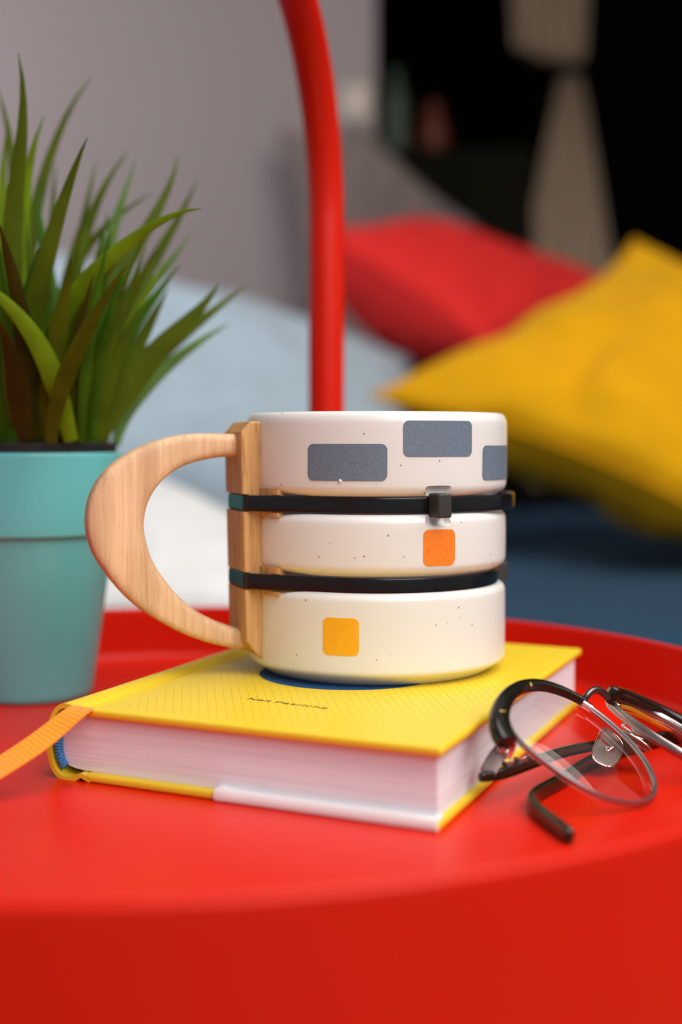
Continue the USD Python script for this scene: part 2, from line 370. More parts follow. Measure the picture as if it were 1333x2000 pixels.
# headband: thin woven roll along the spine end of the pages
hb = np.array([(W - 2.6, BT - 3.7), (W - 1.2, BT - 6), (W - .3, BT / 2 + 2), (W - .3, BT / 2 - 3), (W - 1.2, 5.8), (W - 2.8, 3.6)])
hbp = spline(np.stack([hb[:, 0], np.full(len(hb), 2.3), hb[:, 1]], 1), 60)
hbr = 1.5 + 0.2 * np.sin(np.arange(60) * 1.9)
obj('headband', bk(sweep(hbp, hbr, hbr, up=(0, 1, 0), m=10)), BLUECLOTH, bookt, label='blue woven headband at the spine end of the pages')
# white paper folded round the near edge of the back cover
wr = []
for i, x in enumerate(np.linspace(1.2, 74, 40)):
    j = 0.5 * rng.random() if i > 35 else 0.08 * rng.random()
    hgt, low = 3.5 + (0.25 if i > 36 else 0) * rng.random() + j, -0.0
    wr.append([(x, -0.55 - j * .6, low + .35), (x, -.9 - j * .6, 1.3), (x, -0.75 - j * .5, hgt - .9), (x, -0.1, hgt), (x, 5.0, hgt + .05), (x, 5.0, low + .02), (x, .3, low + .02)])
obj('paper_wrap', bk(loft(wr)), WHITEPAPER, bc, label='white paper folded over the near edge of the back cover')
# cover print: blue disc, lettering, dots
dc = PZ(684, 1314, BT); dr = 33.5
a = np.linspace(0, 2 * np.pi, 96, endpoint=False)
dv = np.stack([dc[0] + dr * np.cos(a), dc[1] + dr * np.sin(a)], 1)
obj('blue_disc', extr(Polygon(dv), BT - .2, BT + .05), BLUEINK, fc, label='blue printed disc showing under the mug foot')
tx = meshkit.text_mesh('Neil Pasricha', 2.6, depth=0.06)
ts, te = PZ(482, 1366, BT), PZ(636, 1385, BT)
ln = np.linalg.norm(te - ts); tex = unit(te - ts); tey = unit(E2 - tex * np.dot(E2, tex))
b = tx.bounds; tx.apply_translation((-b[0][0], 0, 0)); tx.apply_scale((ln / (b[1][0] - b[0][0]), 1.0, 1))
obj('lettering', xf(tx, tex, tey, EZ, ts * [1, 1, 0] + [0, 0, BT]), BLACKINK, fc, smooth=False)
dots, pitch = [], 3.3
hexa = np.stack([np.cos(np.arange(6) * math.pi / 3), np.sin(np.arange(6) * math.pi / 3), np.zeros(6)], 1) * 0.2
for i in range(60):
    for j in range(120):
        x, y = 7 + i * pitch + (j % 2) * pitch / 2, 6.5 + j * 2.85
        if x > W - 22 or y > L - 7: continue
        p_ = bpt(x, y, BT)
        if (p_[0] - dc[0]) ** 2 + (p_[1] - dc[1]) ** 2 < (dr + .8) ** 2: continue
        lt = np.dot(p_ - ts, tex); lv = np.dot(p_ - ts, tey)
        if -1.5 < lt < ln + 1.5 and -1.0 < lv < 3.6: continue
        dots.append((x, y))
dv, df = [], []
for k, (x, y) in enumerate(dots):
    top = hexa + [x, y, BT + .035]; dv += list(top) + list(top - [0, 0, .1]); o = k * 12
    df += [(o, o + i, o + i + 1) for i in range(1, 5)] + [t for i in range(6) for t in ((o + i, o + 6 + i, o + 6 + (i + 1) % 6), (o + i, o + 6 + (i + 1) % 6, o + (i + 1) % 6))]
dm = trimesh.Trimesh(np.array(dv), np.array(df), process=False)
dvv = np.array(dm.vertices); dm.vertices = BO + dvv[:, :1] * E1 + dvv[:, 1:2] * E2 + dvv[:, 2:3] * EZ
obj('dot_pattern', dm, BLACKINK, fc, smooth=False, kind='stuff')
# ribbon bookmark
up_px = [(150, 1380, 409), (128, 1386, 401), (100, 1406, 398), (60, 1436, 395), (0, 1476, 391), (-60, 1510, 388), (-130, 1536, 386), (-220, 1550, 386)]
lo_px = [(182, 1387, 404), (172, 1393, 396.5), (138, 1423, 394), (86, 1466, 389), (0, 1521, 380), (-60, 1556, 376), (-130, 1580, 373), (-220, 1593, 372)]
ru, rl = spline([P(*p_) for p_ in up_px], 240), spline([P(*p_) for p_ in lo_px], 240)
ru[:, 2] = np.maximum(ru[:, 2], .7); rl[:, 2] = np.maximum(rl[:, 2], .7)
ac = rl - ru; nrm = np.cross(np.gradient((ru + rl) / 2, axis=0), ac); nrm /= np.linalg.norm(nrm, axis=1, keepdims=True)
if nrm[:, 1].mean() > 0: nrm = -nrm
rib = (0.10 * np.sin(np.arange(240) * 2 * math.pi / 5))[:, None]
rings = []
for t in (0, .04, .5, .96, 1): rings.append(ru + ac * t + nrm * (0.22 + rib * (1 if 0 < t < 1 else 0)))
for t in (1, .5, 0): rings.append(ru + ac * t - nrm * 0.2)
obj('ribbon', loft(np.stack(rings, 1)), RIBBON, bookt, label='ribbed orange ribbon bookmark trailing over the tray')

# ------------------------------------------------------------------ mug
MC = np.array([13.4, 486.0, 0.0])
MZ = BT
prof = [(0, MZ + 1.2), (38, MZ + 1.2), (39.5, MZ + .05), (41.6, MZ + .05), (42.1, MZ + .3), (42.5, MZ + .55), (46.9, 27.3), (47.9, 28.0), (48.4, 28.5), (48.7, 29.1), (48.9, 30.2), (48.9, 53.2), (48.5, 55.4), (47.0, 56.7), (45.0, 57.0), (44.4, 57.8), (44.4, 61.6), (45.2, 62.5), (47.6, 63.8), (48.7, 65.3), (48.9, 67.3),
        (48.9, 80.2), (48.5, 82.4), (47.0, 83.8), (45.0, 84.2), (44.4, 85.0), (44.4, 89.2), (45.2, 90.0), (47.6, 91.2), (48.7, 92.7), (49.0, 94.7), (49.2, 114.8), (48.9, 117.4), (47.9, 119.3), (46.6, 119.9), (45.5, 119.4), (44.9, 117.6), (44.3, 104), (41.2, 92), (40.5, 86), (40.5, 60), (40.0, 36), (36, 30), (0, 29)]
body = to_manifold(revolve(chaikin(prof, 2), 220, MC))
hdir = unit(P(874, 985, 436)[:2] - MC[:2]); hT = np.array([-hdir[1], hdir[0], 0]); hN = np.r_[hdir, 0]
if hT[0] < 0: hT = -hT
hc = MC + hN * 48.0 + [0, 0, 87.3]
def head_xf(m): return to_manifold(xf(m, hT, hN, EZ, hc))
notch = head_xf(rounded_hull([(x, y, z) for x in (-2.6, 2.8) for y in (-.6, 8) for z in (-5.2, 5.0)] + [(x, y, z) for x in (-4.6, 5.0) for y in (2.4, 8) for z in (-6.2, 5.8)], 1.4, 36))
body_n = body - notch
mug = thing('mug', 'white speckled ceramic mug with oak handle held on by two black cable ties', 'mug', (MC[0], MC[1], MZ))
bd = obj('body', body_n, CERAMIC, mug, smooth=32)

def cyl_pt(u, v, R=48.95):
    d = ray(u, v); A = d[0] ** 2 + d[1] ** 2; B = -2 * (d[0] * MC[0] + d[1] * MC[1]); C = MC[0] ** 2 + MC[1] ** 2 - R * R
    disc = B * B - 4 * A * C
    if disc < 0: return None
    t = (-B - math.sqrt(disc)) / (2 * A)
    return EYEP + d * t
def ang(p): return math.atan2(p[1] - MC[1], p[0] - MC[0])
def patch(u0, u1, v0, v1, r, material, label, a1=None, R=48.95):
    um = (u0 + (u1 if a1 is None else u0)) / 2
    A0 = ang(cyl_pt(u0, (v0 + v1) / 2, R)); A1 = ang(cyl_pt(u1, (v0 + v1) / 2, R)) if a1 is None else A0 + a1
    z0, z1 = cyl_pt(um, v1, R)[2], cyl_pt(um, v0, R)[2]
    hw, hh = abs(A1 - A0) * R / 2, (z1 - z0) / 2
    rows, cols = 30, 28
    tt = np.concatenate([-hh + r * (1 - np.cos(np.linspace(0, math.pi / 2, 9))), np.linspace(-hh + r, hh - r, rows - 16)[1:-1], (hh - r * (1 - np.cos(np.linspace(0, math.pi / 2, 9))))[::-1]])
    grid = []
    for t in tt:
        e = max(0, abs(t) - (hh - r)); w = hw - r + math.sqrt(max(0, r * r - e * e))
        grid.append([((A0 + A1) / 2 + x / R, (z0 + z1) / 2 + t) for x in np.linspace(-w, w, cols)])
    g = np.array(grid); n, m = g.shape[:2]
    def surf(dR):
        rr = R + dR
        return np.stack([MC[0] + rr * np.cos(g[..., 0]), MC[1] + rr * np.sin(g[..., 0]), g[..., 1]], -1).reshape(-1, 3)
    q = grid_faces(n, m, wrap=False); f = np.vstack([q[:, [0, 1, 2]], q[:, [0, 2, 3]]])
    edge = [j for j in range(m)] + [i * m + m - 1 for i in range(1, n)] + [(n - 1) * m + j for j in range(m - 2, -1, -1)] + [i * m for i in range(n - 2, 0, -1)]
    k = n * m; e = np.array(edge); en = np.roll(e, -1)
    f = np.vstack([f, f[:, ::-1] + k, np.stack([e, e + k, en + k], 1), np.stack([e, en + k, en], 1)])
    t = trimesh.Trimesh(np.vstack([surf(0.12), surf(-0.15)]), f, process=False)
    if t.volume < 0: t.invert()
    obj('glaze_patch', t, material, bd, label=label, smooth=40)
patch(602, 757, 867, 939, 2.1, SLATE, 'slate blue rectangle, left of the two whole ones on the top band', R=49.12)
patch(788, 922, 821.5, 892, 2.1, SLATE, 'slate blue rectangle, higher and middle one on the top band', R=49.15)
patch(943, 0, 870, 938, 2.1, SLATE, 'slate blue rectangle wrapping round the right edge of the top band', a1=0.62, R=49.12)
patch(827, 889, 1034, 1105, 2.2, ORANGE, 'orange square on the middle band', R=48.9)
patch(631.5, 701.5, 1207, 1280.5, 2.0, AMBER, 'amber yellow square on the bottom band', R=48.9)
bp = cyl_pt(665, 940, 49.1)
obj('glaze_bead', rounded_hull([bp, bp + [0, -.1, .1]], 0.62, 20), CERAMIC, bd, smooth=True, label='tiny raised glaze bead below the left slate rectangle')

# wooden handle block
PHI = math.radians(20.0)
nh = np.array([-math.cos(PHI), -math.sin(PHI), 0]); th = np.array([math.sin(PHI), -math.cos(PHI), 0])
def hw(m): return to_manifold(xf(m, nh, th, EZ, MC))
RO, TA, TB = 54.8, 9.3, -14.5
r_ = 0.9
pts_ = []
for t in (TB + r_, TA - r_):
    pts_ += [(42, t, 116.6 - r_), (RO - 4.0, t, 116.6 - r_), (RO - r_, t, 113.2 - r_), (RO - r_, t, 37.5), (RO - 4.5, t, 32.6), (47, t, 30.6), (42, t, 30.6)]
block = hw(rounded_hull(pts_, r_, 16))
def sector(r0, r1, half, z0, z1):
    a = np.linspace(-half, half, 40)
    pts = [(r1 * math.cos(x), r1 * math.sin(x)) for x in a] + [(r0 * math.cos(x), r0 * math.sin(x)) for x in a[::-1]]
    return hw(extr(Polygon(pts).buffer(-.8).buffer(.8), z0, z1))
arms = sector(44, 49.7, math.radians(24), 82.6, 92.6) + sector(44, 49.7, math.radians(24), 54.4, 64.6)
wood_b = block.warp(lambda p_: (p_[0] - 0.021 * (p_[2] - 72), p_[1], p_[2])) + arms
solid_mug = to_manifold(revolve(chaikin([(0, MZ)] + [(r + .04, z) for r, z in prof[3:34]] + [(0, prof[33][1])], 2), 160, MC))
wood_b = wood_b - solid_mug

# cable ties
def loc(r, t): return MC + nh * r + th * t
def tie_hull(R, bulge):
    pts = [MC[:2] + R * np.array([math.cos(x), math.sin(x)]) for x in np.linspace(0, 2 * np.pi, 180)]
    pts += [loc(RO - 0.7, t)[:2] for t in (TA - .9, TB + .9)]
    g = MultiPoint(pts).convex_hull
    arm = MultiPoint([loc(49.2 * math.cos(x), 49.2 * math.sin(x))[:2] for x in np.linspace(-.40, .40, 40)])
    g = g.union(arm.convex_hull).convex_hull
    if bulge:
        g = g.union(Point(MC[0] + bulge, MC[1] + 5).buffer(R - .6, 64)).convex_hull
    return g.buffer(-1.2).buffer(1.2, 32)
def tie_band(g, z0, z1):
    return extr(Polygon(g.buffer(.72, 32).exterior.coords, [g.buffer(-.62, 32).exterior.coords]), z0, z1)
def tie_strap(g, z0, z1):
    c = np.array(g.buffer(.05, 32).exterior.coords)[::-1]
    c = resample(c, 420)[:-1]
    c = gaussian_filter1d(c, 1.6, axis=0, mode='wrap')
    c = np.c_[c, np.full(len(c), (z0 + z1) / 2)]
    return sweep(c, .66, (z1 - z0) / 2, up=(0, 0, 1), m=32, e=4.5, closed=True)
g1, g2 = tie_hull(45.7, 7.2), tie_hull(45.4, 0)
slot1, slot2 = tie_band(g1.buffer(.2), 84.1, 90.5), tie_band(g2.buffer(.2), 56.0, 62.4)
fat = lambda g, z0, z1: to_manifold(extr(Polygon(g.buffer(4).exterior.coords, [g.buffer(-.60, 32).exterior.coords]), z0, z1))
wood_b = wood_b - fat(g1, 84.1, 90.5) - fat(g2, 56.0, 62.4)
obj('handle_block', wood_b, OAK2, mug, smooth=40, label='upright oak block clamped against the mug wall')

# wooden handle loop
o_px = [(470, 847), (436, 847), (398, 846), (360, 848), (329, 854), (282, 869), (236, 894), (204, 920), (183, 950), (170, 990), (168, 1025), (173, 1060), (193, 1100), (221, 1138), (262, 1181), (310, 1213), (362, 1240), (423, 1260), (478, 1271)]
i_px = [(470, 893), (450, 892), (423, 894), (386, 901), (354, 912), (329, 928), (304, 954), (288, 985), (281, 1022), (284, 1052), (297, 1093), (323, 1134), (360, 1175), (408, 1207), (455, 1225), (478, 1231)]
ho = MC + th * 1.0
oo = spline([PN(*p_, ho, th) for p_ in o_px], 80); ii = spline([PN(*p_, ho, th) for p_ in i_px], 80)
# re-pair: nearest by arc fraction, relaxed so the sections stay square to the centre line
cen = (oo + ii) / 2
for _ in range(3):
    tcen = np.gradient(cen, axis=0); tcen /= np.linalg.norm(tcen, axis=1, keepdims=True)
    def hit(line):
        out = []
        for c, t in zip(cen, tcen):
            d = np.abs((line - c) @ t) + 0.15 * np.linalg.norm(line - c, axis=1)
            out.append(line[np.argmin(d)])
        return np.array(out)
    od, id_ = spline(oo, 1500), spline(ii, 1500)
    o2, i2 = hit(od), hit(id_)
    o2[0], o2[-1], i2[0], i2[-1] = oo[0], oo[-1], ii[0], ii[-1]
    cen = spline((o2 + i2) / 2, 80)
o2 = np.vstack([o2[:1], gaussian_filter1d(o2, 1.5, axis=0, mode='nearest')[1:-1], o2[-1:]]); i2 = np.vstack([i2[:1], gaussian_filter1d(i2, 1.5, axis=0, mode='nearest')[1:-1], i2[-1:]])
tt = np.linspace(0, 1, 80)
thick = 4.1 + 1.3 * np.sin(math.pi * tt)
rings = []
for k in range(80):
    e = 2.3 + 2.6 * math.sin(math.pi * tt[k]) ** 0.7
    cx, cy = superell(36, e)
    c, h = (o2[k] + i2[k]) / 2, (o2[k] - i2[k]) / 2
    c = c - th * 2.6
    rings.append(c + cx[:, None] * h + cy[:, None] * th * thick[k])
rings = np.array(rings)
rings = np.vstack([[rings[0] - nh * 4], rings, [rings[-1] - nh * 3]])
obj('handle_loop', loft(rings), OAK, mug, smooth=50, label='pale oak crescent handle loop')

# ties: band, head with slot, tail
t1 = obj('cable_tie', tie_strap(g1, 84.4, 90.2), TIE, mug, smooth=30, label='upper black cable tie with its head on the front')
t2 = obj('cable_tie', tie_strap(g2, 56.3, 62.1), TIE, mug, smooth=30, label='lower black cable tie round the wider groove')
def tie_head(o, tx, nx, zlo=-4.2, zhi=4.2):
    m = rbox(-2.6, 2.7, -2.2, 5.4, zlo, zhi, .7, 12) - rbox(0.6, 6, .2, 2.3, -3.1, 3.1, .2) - rbox(1.5, 6, 2.2, 4.2, -2.2, 2.2, .3)
    m = m + rbox(1.0, 1.7, .9, 3.9, -2.0, -1.0, .2) + rbox(1.0, 1.7, .9, 3.9, .2, 1.2, .2)
    return xf(m, tx, nx, EZ, o)
head = tie_head(hc + hN * 0.3, hT, hN)
obj('tie_head', head, TIE2, t1, smooth=30)
a2 = math.radians(15); n2 = np.array([math.cos(a2), math.sin(a2), 0]); tt2 = np.array([-n2[1], n2[0], 0])
obj('tie_head', tie_head(MC + n2 * 47.6 + [0, 0, 59.2], tt2, n2, -3.4, 3.4), TIE2, t2, smooth=30)

# ------------------------------------------------------------------ plant pot with artificial grass
PC = P(58, 900, 551.0); PC[2] = 0
pot = thing('potted_grass', 'artificial grass plant in a teal pot left of the mug', 'plant', PC)
pp = chaikin([(0, 3.5), (20, 3.5), (22.5, 1), (24.6, .05), (25.6, 1.2), (26.4, 5), (35.4, 68.5), (36.0, 69.6), (36.2, 70.0), (37.6, 70.4), (38.1, 71.4), (39.6, 102.5), (39.6, 104.3), (38.9, 105.0), (38.0, 104.6), (37.6, 103), (36, 80), (25, 12), (0, 12)], 2)
obj('pot', revolve(pp, 160, PC), TEAL, pot, label='teal enamelled pot with a deep rim band')
ip = chaikin([(0, 20), (25, 20), (35.9, 90), (36.9, 98), (36.9, 106.5), (37.6, 108.4), (36.9, 109.2), (35.6, 108.6), (35.2, 104), (34.8, 100), (0, 101)], 1)
obj('inner_pot', revolve(ip, 120, PC), BLACKPLASTIC, pot, label='black plastic inner pot')
so = revolve([(0, 100.5), (35.2, 100.5), (35.0, 103), (0, 106)], 60, PC)
obj('moss_base', so, SOIL, pot)
def blade(px, off, w, material, fold=0.25, twist=0.0):
    w *= 1.0
    """px: base .. tip in picture coordinates, at depth PC.y + off (a number, or base and tip)."""
    o0, o1 = off if isinstance(off, tuple) else (off, off * 2.3 if off < 0 else off)
    n = len(px)
    pts = np.array([P(u, v, PC[1] + o0 + (o1 - o0) * k / (n - 1)) for k, (u, v) in enumerate(px)])
    blade3(pts, w, material, fold, twist)
def blade3(pts, w, material, fold=0.25, twist=0.0):
    c = spline(pts, 18) if len(pts) > 2 else resample(pts, 18)
    t = np.gradient(c, axis=0); t /= np.linalg.norm(t, axis=1, keepdims=True)
    view = c[0] * [1, 1, 0]; view = unit(view - np.array([0, 0, 0]))
    q = np.cos(twist) * view + np.sin(twist) * np.array([1.0, 0, 0])
    a = np.cross(t, q); a /= np.linalg.norm(a, axis=1, keepdims=True)
    nn = np.cross(a, t)
    s = np.linspace(0, 1, 18)
    hwid = w / 2 * np.clip(np.minimum(0.62 + 1.1 * s, 1.0), 0, 1) * (1 - np.clip((s - .3) / .7, 0, 1) ** 1.7) + 0.12
    mid, ed = c - nn * 0.0, nn * (fold * hwid)[:, None]
    th_ = 0.25
    rings = np.stack([c - a * hwid[:, None] + ed, c + nn * th_ * .5, c + a * hwid[:, None] + ed, c + a * hwid[:, None] + ed - nn * th_, c - nn * th_, c - a * hwid[:, None] + ed - nn * th_], 1)
    obj('blade', loft(rings), material, pot, smooth=True)
OL, GR, BR_, BN, PL = LEAVES
B = blade
B([(30, 860), (22, 620), (26, 420), (43, 260), (36, 104)], -22, 9.5, OL)
B([(60, 860), (48, 620), (68, 420), (118, 252), (178, 152)], 24, 7.5, OL)
B([(62, 860), (58, 680), (76, 560), (128, 380), (171, 268)], -28, 9, OL)
B([(56, 860), (48, 640), (42, 460), (60, 310), (86, 228)], -12, 9.5, BR_)
B([(70, 860), (92, 690), (150, 572), (280, 452), (394, 407)], (-24, -75), 8, BR_)
B([(104, 862), (152, 690), (205, 580), (300, 425), (348, 302)], (-18, 2), 9, OL)
B([(146, 864), (205, 730), (280, 612), (352, 516)], -4, 6.5, GR)
B([(186, 866), (236, 780), (300, 694), (372, 622), (430, 552)], -2, 11, OL)
B([(176, 862), (240, 766), (350, 660), (486, 556)], (10, 34), 7.5, OL)
B([(226, 868), (262, 786), (340, 704), (448, 632)], (16, 30), 6.5, PL)
B([(140, 862), (170, 680), (208, 500), (236, 400), (264, 316)], 14, 8, PL)
B([(110, 862), (140, 560), (192, 390), (250, 296)], 28, 8, OL)
B([(170, 864), (230, 640), (300, 510), (386, 352)], 30, 8, OL)
B([(180, 864), (240, 640), (310, 540), (374, 452)], 34, 7, PL)
B([(120, 862), (150, 520), (220, 430), (298, 376)], 34, 6, OL)
B([(140, 862), (112, 760), (70, 664), (0, 580), (-60, 545)], -34, 8.5, BR_)
B([(50, 860), (34, 460), (20, 280), (-6, 170)], 8, 8, OL)
B([(64, 860), (54, 700), (30, 560), (-4, 430)], -34, 8.5, BN)
B([(52, 862), (38, 780), (24, 700), (-6, 620)], -37, 9, BN)
B([(90, 862), (150, 500), (188, 316)], 32, 6, OL)
B([(70, 862), (100, 450), (108, 316)], 34, 6, OL)
B([(120, 862), (110, 640), (84, 470), (70, 360)], 10, 8, GR)
B([(92, 862), (130, 700), (190, 560), (250, 480)], -16, 8, OL)
B([(130, 864), (180, 720), (240, 600), (310, 490)], -12, 9, OL)
B([(150, 864), (190, 760), (216, 640), (240, 520)], -8, 11, GR)
B([(84, 862), (100, 760), (120, 620), (140, 500)], -30, 9, OL)
B([(10, 862), (6, 700), (-6, 520), (-30, 400)], -30, 9, GR)
B([(100, 866), (120, 760), (172, 640), (246, 520)], -38, 7, OL)
B([(40, 862), (36, 720), (52, 600), (96, 440)], -20, 9.5, GR)
B([(200, 866), (226, 770), (262, 690), (330, 560)], 8, 8, OL)
B([(14, 862), (10, 640), (4, 420), (14, 250)], 10, 9, BR_)
for k in range(26):
    u0 = rnd.uniform(4, 214); v1 = rnd.uniform(400, 660); lean = (u0 - 66) * rnd.uniform(.35, .95) + rnd.uniform(-28, 28)
    B([(u0, 864), (u0 + lean * .22, 864 - (864 - v1) * .4), (u0 + lean, v1)], rnd.uniform(-30, 2) if 20 < u0 < 190 else rnd.uniform(-12, 12), rnd.uniform(4.2, 6.5), rnd.choice([OL, GR, GR, BN, OL]), fold=rnd.uniform(.2, .5), twist=rnd.uniform(-.5, .5))
for k in range(70):
    a = rnd.uniform(0, 2 * math.pi); r = 31 * math.sqrt(rnd.random())
    base = PC + [r * math.cos(a), r * math.sin(a), 101]
    lean = rnd.uniform(0.05, 0.5) * (0.3 + r / 31); hgt = rnd.uniform(60, 140)
    if math.sin(a) < 0.1: hgt *= .62
    if math.cos(a) > .3: hgt *= .8
    dirv = np.array([math.cos(a + rnd.uniform(-.5, .5)), math.sin(a + rnd.uniform(-.5, .5)), 0])
    if dirv[0] < 0 and rnd.random() < .0: dirv = -dirv
    droop = rnd.uniform(0, .3)
    pts = np.array([base + dirv * lean * hgt * (s ** 1.5) + EZ * hgt * (s - droop * s * s) for s in (0, .33, .66, 1)])
    blade3(pts, rnd.uniform(4.5, 7), rnd.choice([OL, OL, GR, GR, GR, BR_]), fold=rnd.uniform(.15, .5), twist=rnd.uniform(-.7, .7))

# ------------------------------------------------------------------ glasses
def g3(u, v, d): return P(u, v, d * K)
lT, lN, lTop, lBot = g3(1008, 1450, 357), g3(1250, 1450, 387), g3(1060, 1333, 390), g3(1215, 1573, 354)
LC = (lT + lN + lTop + lBot) / 4
U1 = unit(lN - lT); V1 = lBot - lTop; V1 = unit(V1 - U1 * np.dot(V1, U1)); N1 = np.cross(U1, V1)
if N1[2] < 0: N1 = -N1
out_px = [(1137, 1371), (1170, 1393), (1205, 1422), (1238, 1455), (1265, 1492), (1279, 1525), (1278, 1551), (1262, 1564), (1235, 1568), (1200, 1563), (1160, 1548), (1120, 1526), (1080, 1499), (1045, 1472), (1012, 1443), (994, 1412), (990, 1388), (1000, 1366), (1022, 1350), (1058, 1344), (1098, 1353)]
for _ in range(6):
    o3 = np.array([PN(*p_, LC, N1) for p_ in out_px])
    LC = LC + N1 * max(0, 1.9 - o3[:, 2].min())
lens_c = spline(np.vstack([o3, o3[:1]]), 120)[:-1]
glasses = thing('eyeglasses', 'half rimmed spectacles with black brows and silver rims beside the book', 'glasses', (LC[0], LC[1], 0))
def lens_mesh(outline, n, c):
    """A thin meniscus lens."""
    layers = []
    for s in (1.0, .8, .55, .3, .1):
        layers.append(c + (outline - c) * s * 0.985 + n * (2.2 * (1 - s * s)))
    front = layers; back = [l - n * (1.9 - .7 * (1 - s * s)) for l, s in zip(layers, (1.0, .8, .55, .3, .1))]
    return loft(np.array(back[::-1] + front))
obj('lens', lens_mesh(lens_c, N1, lens_c.mean(0)), LENS, glasses, label='clear lens of the nearer side')
obj('rim', sweep(lens_c - N1 * .3, 0.8, 1.05, up=N1, m=10, closed=True), RIMMETAL, glasses)
# nearer brow
bp_ = [(991, 1450), (977, 1420), (977, 1390), (990, 1364), (1014, 1345), (1048, 1338), (1090, 1347), (1138, 1369)]
bpath = spline([PN(*p_, LC + N1 * 1.2, N1) for p_ in bp_], 60)
s = np.linspace(0, 1, 60)
bw = np.interp(s, [0, .2, .45, .7, 1], [3.5, 3.0, 2.35, 1.7, 0.9])
obj('brow_bar', sweep(bpath, bw, np.interp(s, [0, .3, 1], [2.6, 2.3, 1.5]), up=N1, m=20, e=3.2, round_ends=.5), ACETATE, glasses)
for uv, di in (((1038, 1334), (0, 1)), ((978, 1389), (1, .1))):
    c = PN(*uv, LC + N1 * 3.4, N1)
    c2 = PN(uv[0] + di[0] * 9, uv[1] + di[1] * 5, LC + N1 * 3.4, N1)
    obj('brass_mark', sweep(np.array([c, (c + c2) / 2, c2]), .5, .35, up=N1, m=8, round_ends=.3), GOLD, glasses, label='tiny brass coloured mark on the nearer brow')  # small brass-coloured marks on the brow
# end piece, hinge and temple of the nearer side
ep = spline([g3(1000, 1466, 355), g3(984, 1465, 358), g3(972, 1476, 358), g3(960, 1496, 357), g3(950, 1512, 356.5)], 30)
obj('end_piece', sweep(ep[:12], 1.0, 2.7, up=N1, m=14, e=4, round_ends=.3), CHROME, glasses, label='silver end piece at the nearer hinge')
fl = unit(np.cross(ep[-1] - ep[12], [0.35, 1, 0.1]))
obj('end_plate', sweep(ep[8:], np.full(22, 2.5), np.full(22, .6), up=(-.15, -.95, .28), m=16, e=6, round_ends=.3), PLATE, glasses, label='dark metal plate folding back to the nearer temple')
tp1 = spline([g3(940, 1518, 355), g3(975, 1512, 358), g3(1020, 1497, 366), g3(1090, 1472, 384), g3(1160, 1457, 402), g3(1240, 1447, 419), g3(1310, 1442, 430), g3(1400, 1445, 436)], 70)
tp1[:, 2] = np.maximum(tp1[:, 2], 2.3)
s = np.linspace(0, 1, 70)
obj('temple', sweep(tp1, np.interp(s, [0, .1, .5, 1], [1.2, 1.5, 1.4, 1.4]), np.interp(s, [0, .06, .3, .6, 1], [1.5, 1.9, 1.9, 1.7, 1.7]), up=(0, 0, 1), m=18, e=3, round_ends=.8), TORTOISE, glasses, label='dark temple folded behind the nearer lens')
for uu in (992, 1018, 1040):
    c = g3(uu, 1493 - (uu - 992) * .28, 361 + (uu - 992) * .14)
    obj('hinge_plate', sweep(np.array([c - [1.9, -.9, -.25], c, c + [1.9, .9, .45]]), .4, .8, m=10, e=4, round_ends=.3), RIMMETAL, glasses, label='small silver hinge plate on the folded temple')
# far side: mirrored lens on a plane turned away by the frame's wrap
C1n = PN(1137, 1370, LC, N1)
U2, V2 = unit([.55, .81 * K, -.22]), unit([.60, -.70 * K, -.35])
V2 = unit(V2 - U2 * np.dot(U2, V2) * .5); N2 = unit(np.cross(U2, V2))
if N2[2] < 0: N2 = -N2
nas2 = g3(1196, 1374, 401)
rel = lens_c - C1n
lens2 = nas2 - np.outer(rel @ U1, U2) + np.outer(rel @ V1, V2)
lens2 = lens2[::-1]
obj('lens', lens_mesh(lens2, N2, lens2.mean(0)), LENS, glasses, label='clear lens of the farther side')
obj('rim', sweep(lens2 - N2 * .6, 0.95, 1.7, up=N2, m=10, closed=True), RIMMETAL, glasses)
rb = bpath - C1n
b2 = nas2 - np.outer(rb @ U1, U2) + np.outer(rb @ V1, V2) + np.outer(rb @ N1, N2) + np.linspace(0, 1, 60)[:, None] ** 3 * (-U2 * 3.2 + N2 * 1.5 - V2 * 1.5)
obj('brow_bar', sweep(b2, np.maximum(bw, 1.7), np.interp(np.linspace(0, 1, 60), [0, .3, .8, 1], [2.6, 2.3, 2.4, 3.0]), up=N2, m=20, e=3.2, round_ends=.5), ACETATE, glasses)
h2 = b2[0]
e2p = spline([h2 - V2 * .5, h2 + U2 * 3.5, h2 + U2 * 5.5 - N2 * 4, h2 + U2 * 5.6 - N2 * 8], 24)
obj('end_piece', sweep(e2p, 2.4, .8, up=V2 * -1, m=12, e=4, round_ends=.3), CHROME, glasses, label='silver end piece at the farther hinge')
tp2 = spline([e2p[-1], g3(1300, 1441, 424), g3(1235, 1458, 412), g3(1165, 1484, 397), g3(1095, 1530, 371), g3(1058, 1553, 360), g3(1041, 1570, 353), g3(1040, 1586, 347), g3(1056, 1606, 338), g3(1084, 1630, 328), g3(1112, 1652, 319)], 110)
tp2[:, 2] = np.maximum(tp2[:, 2], 2.4)
s = np.linspace(0, 1, 110)
obj('temple', sweep(tp2, 1.5, np.interp(s, [0, .05, .4, .7, .95, 1], [1.5, 2.4, 2.3, 2.5, 2.6, 2.3]), up=(0, 0, 1), m=18, e=3, round_ends=1.2), TORTOISE, glasses, label='dark temple with its curved ear tip towards the viewer')
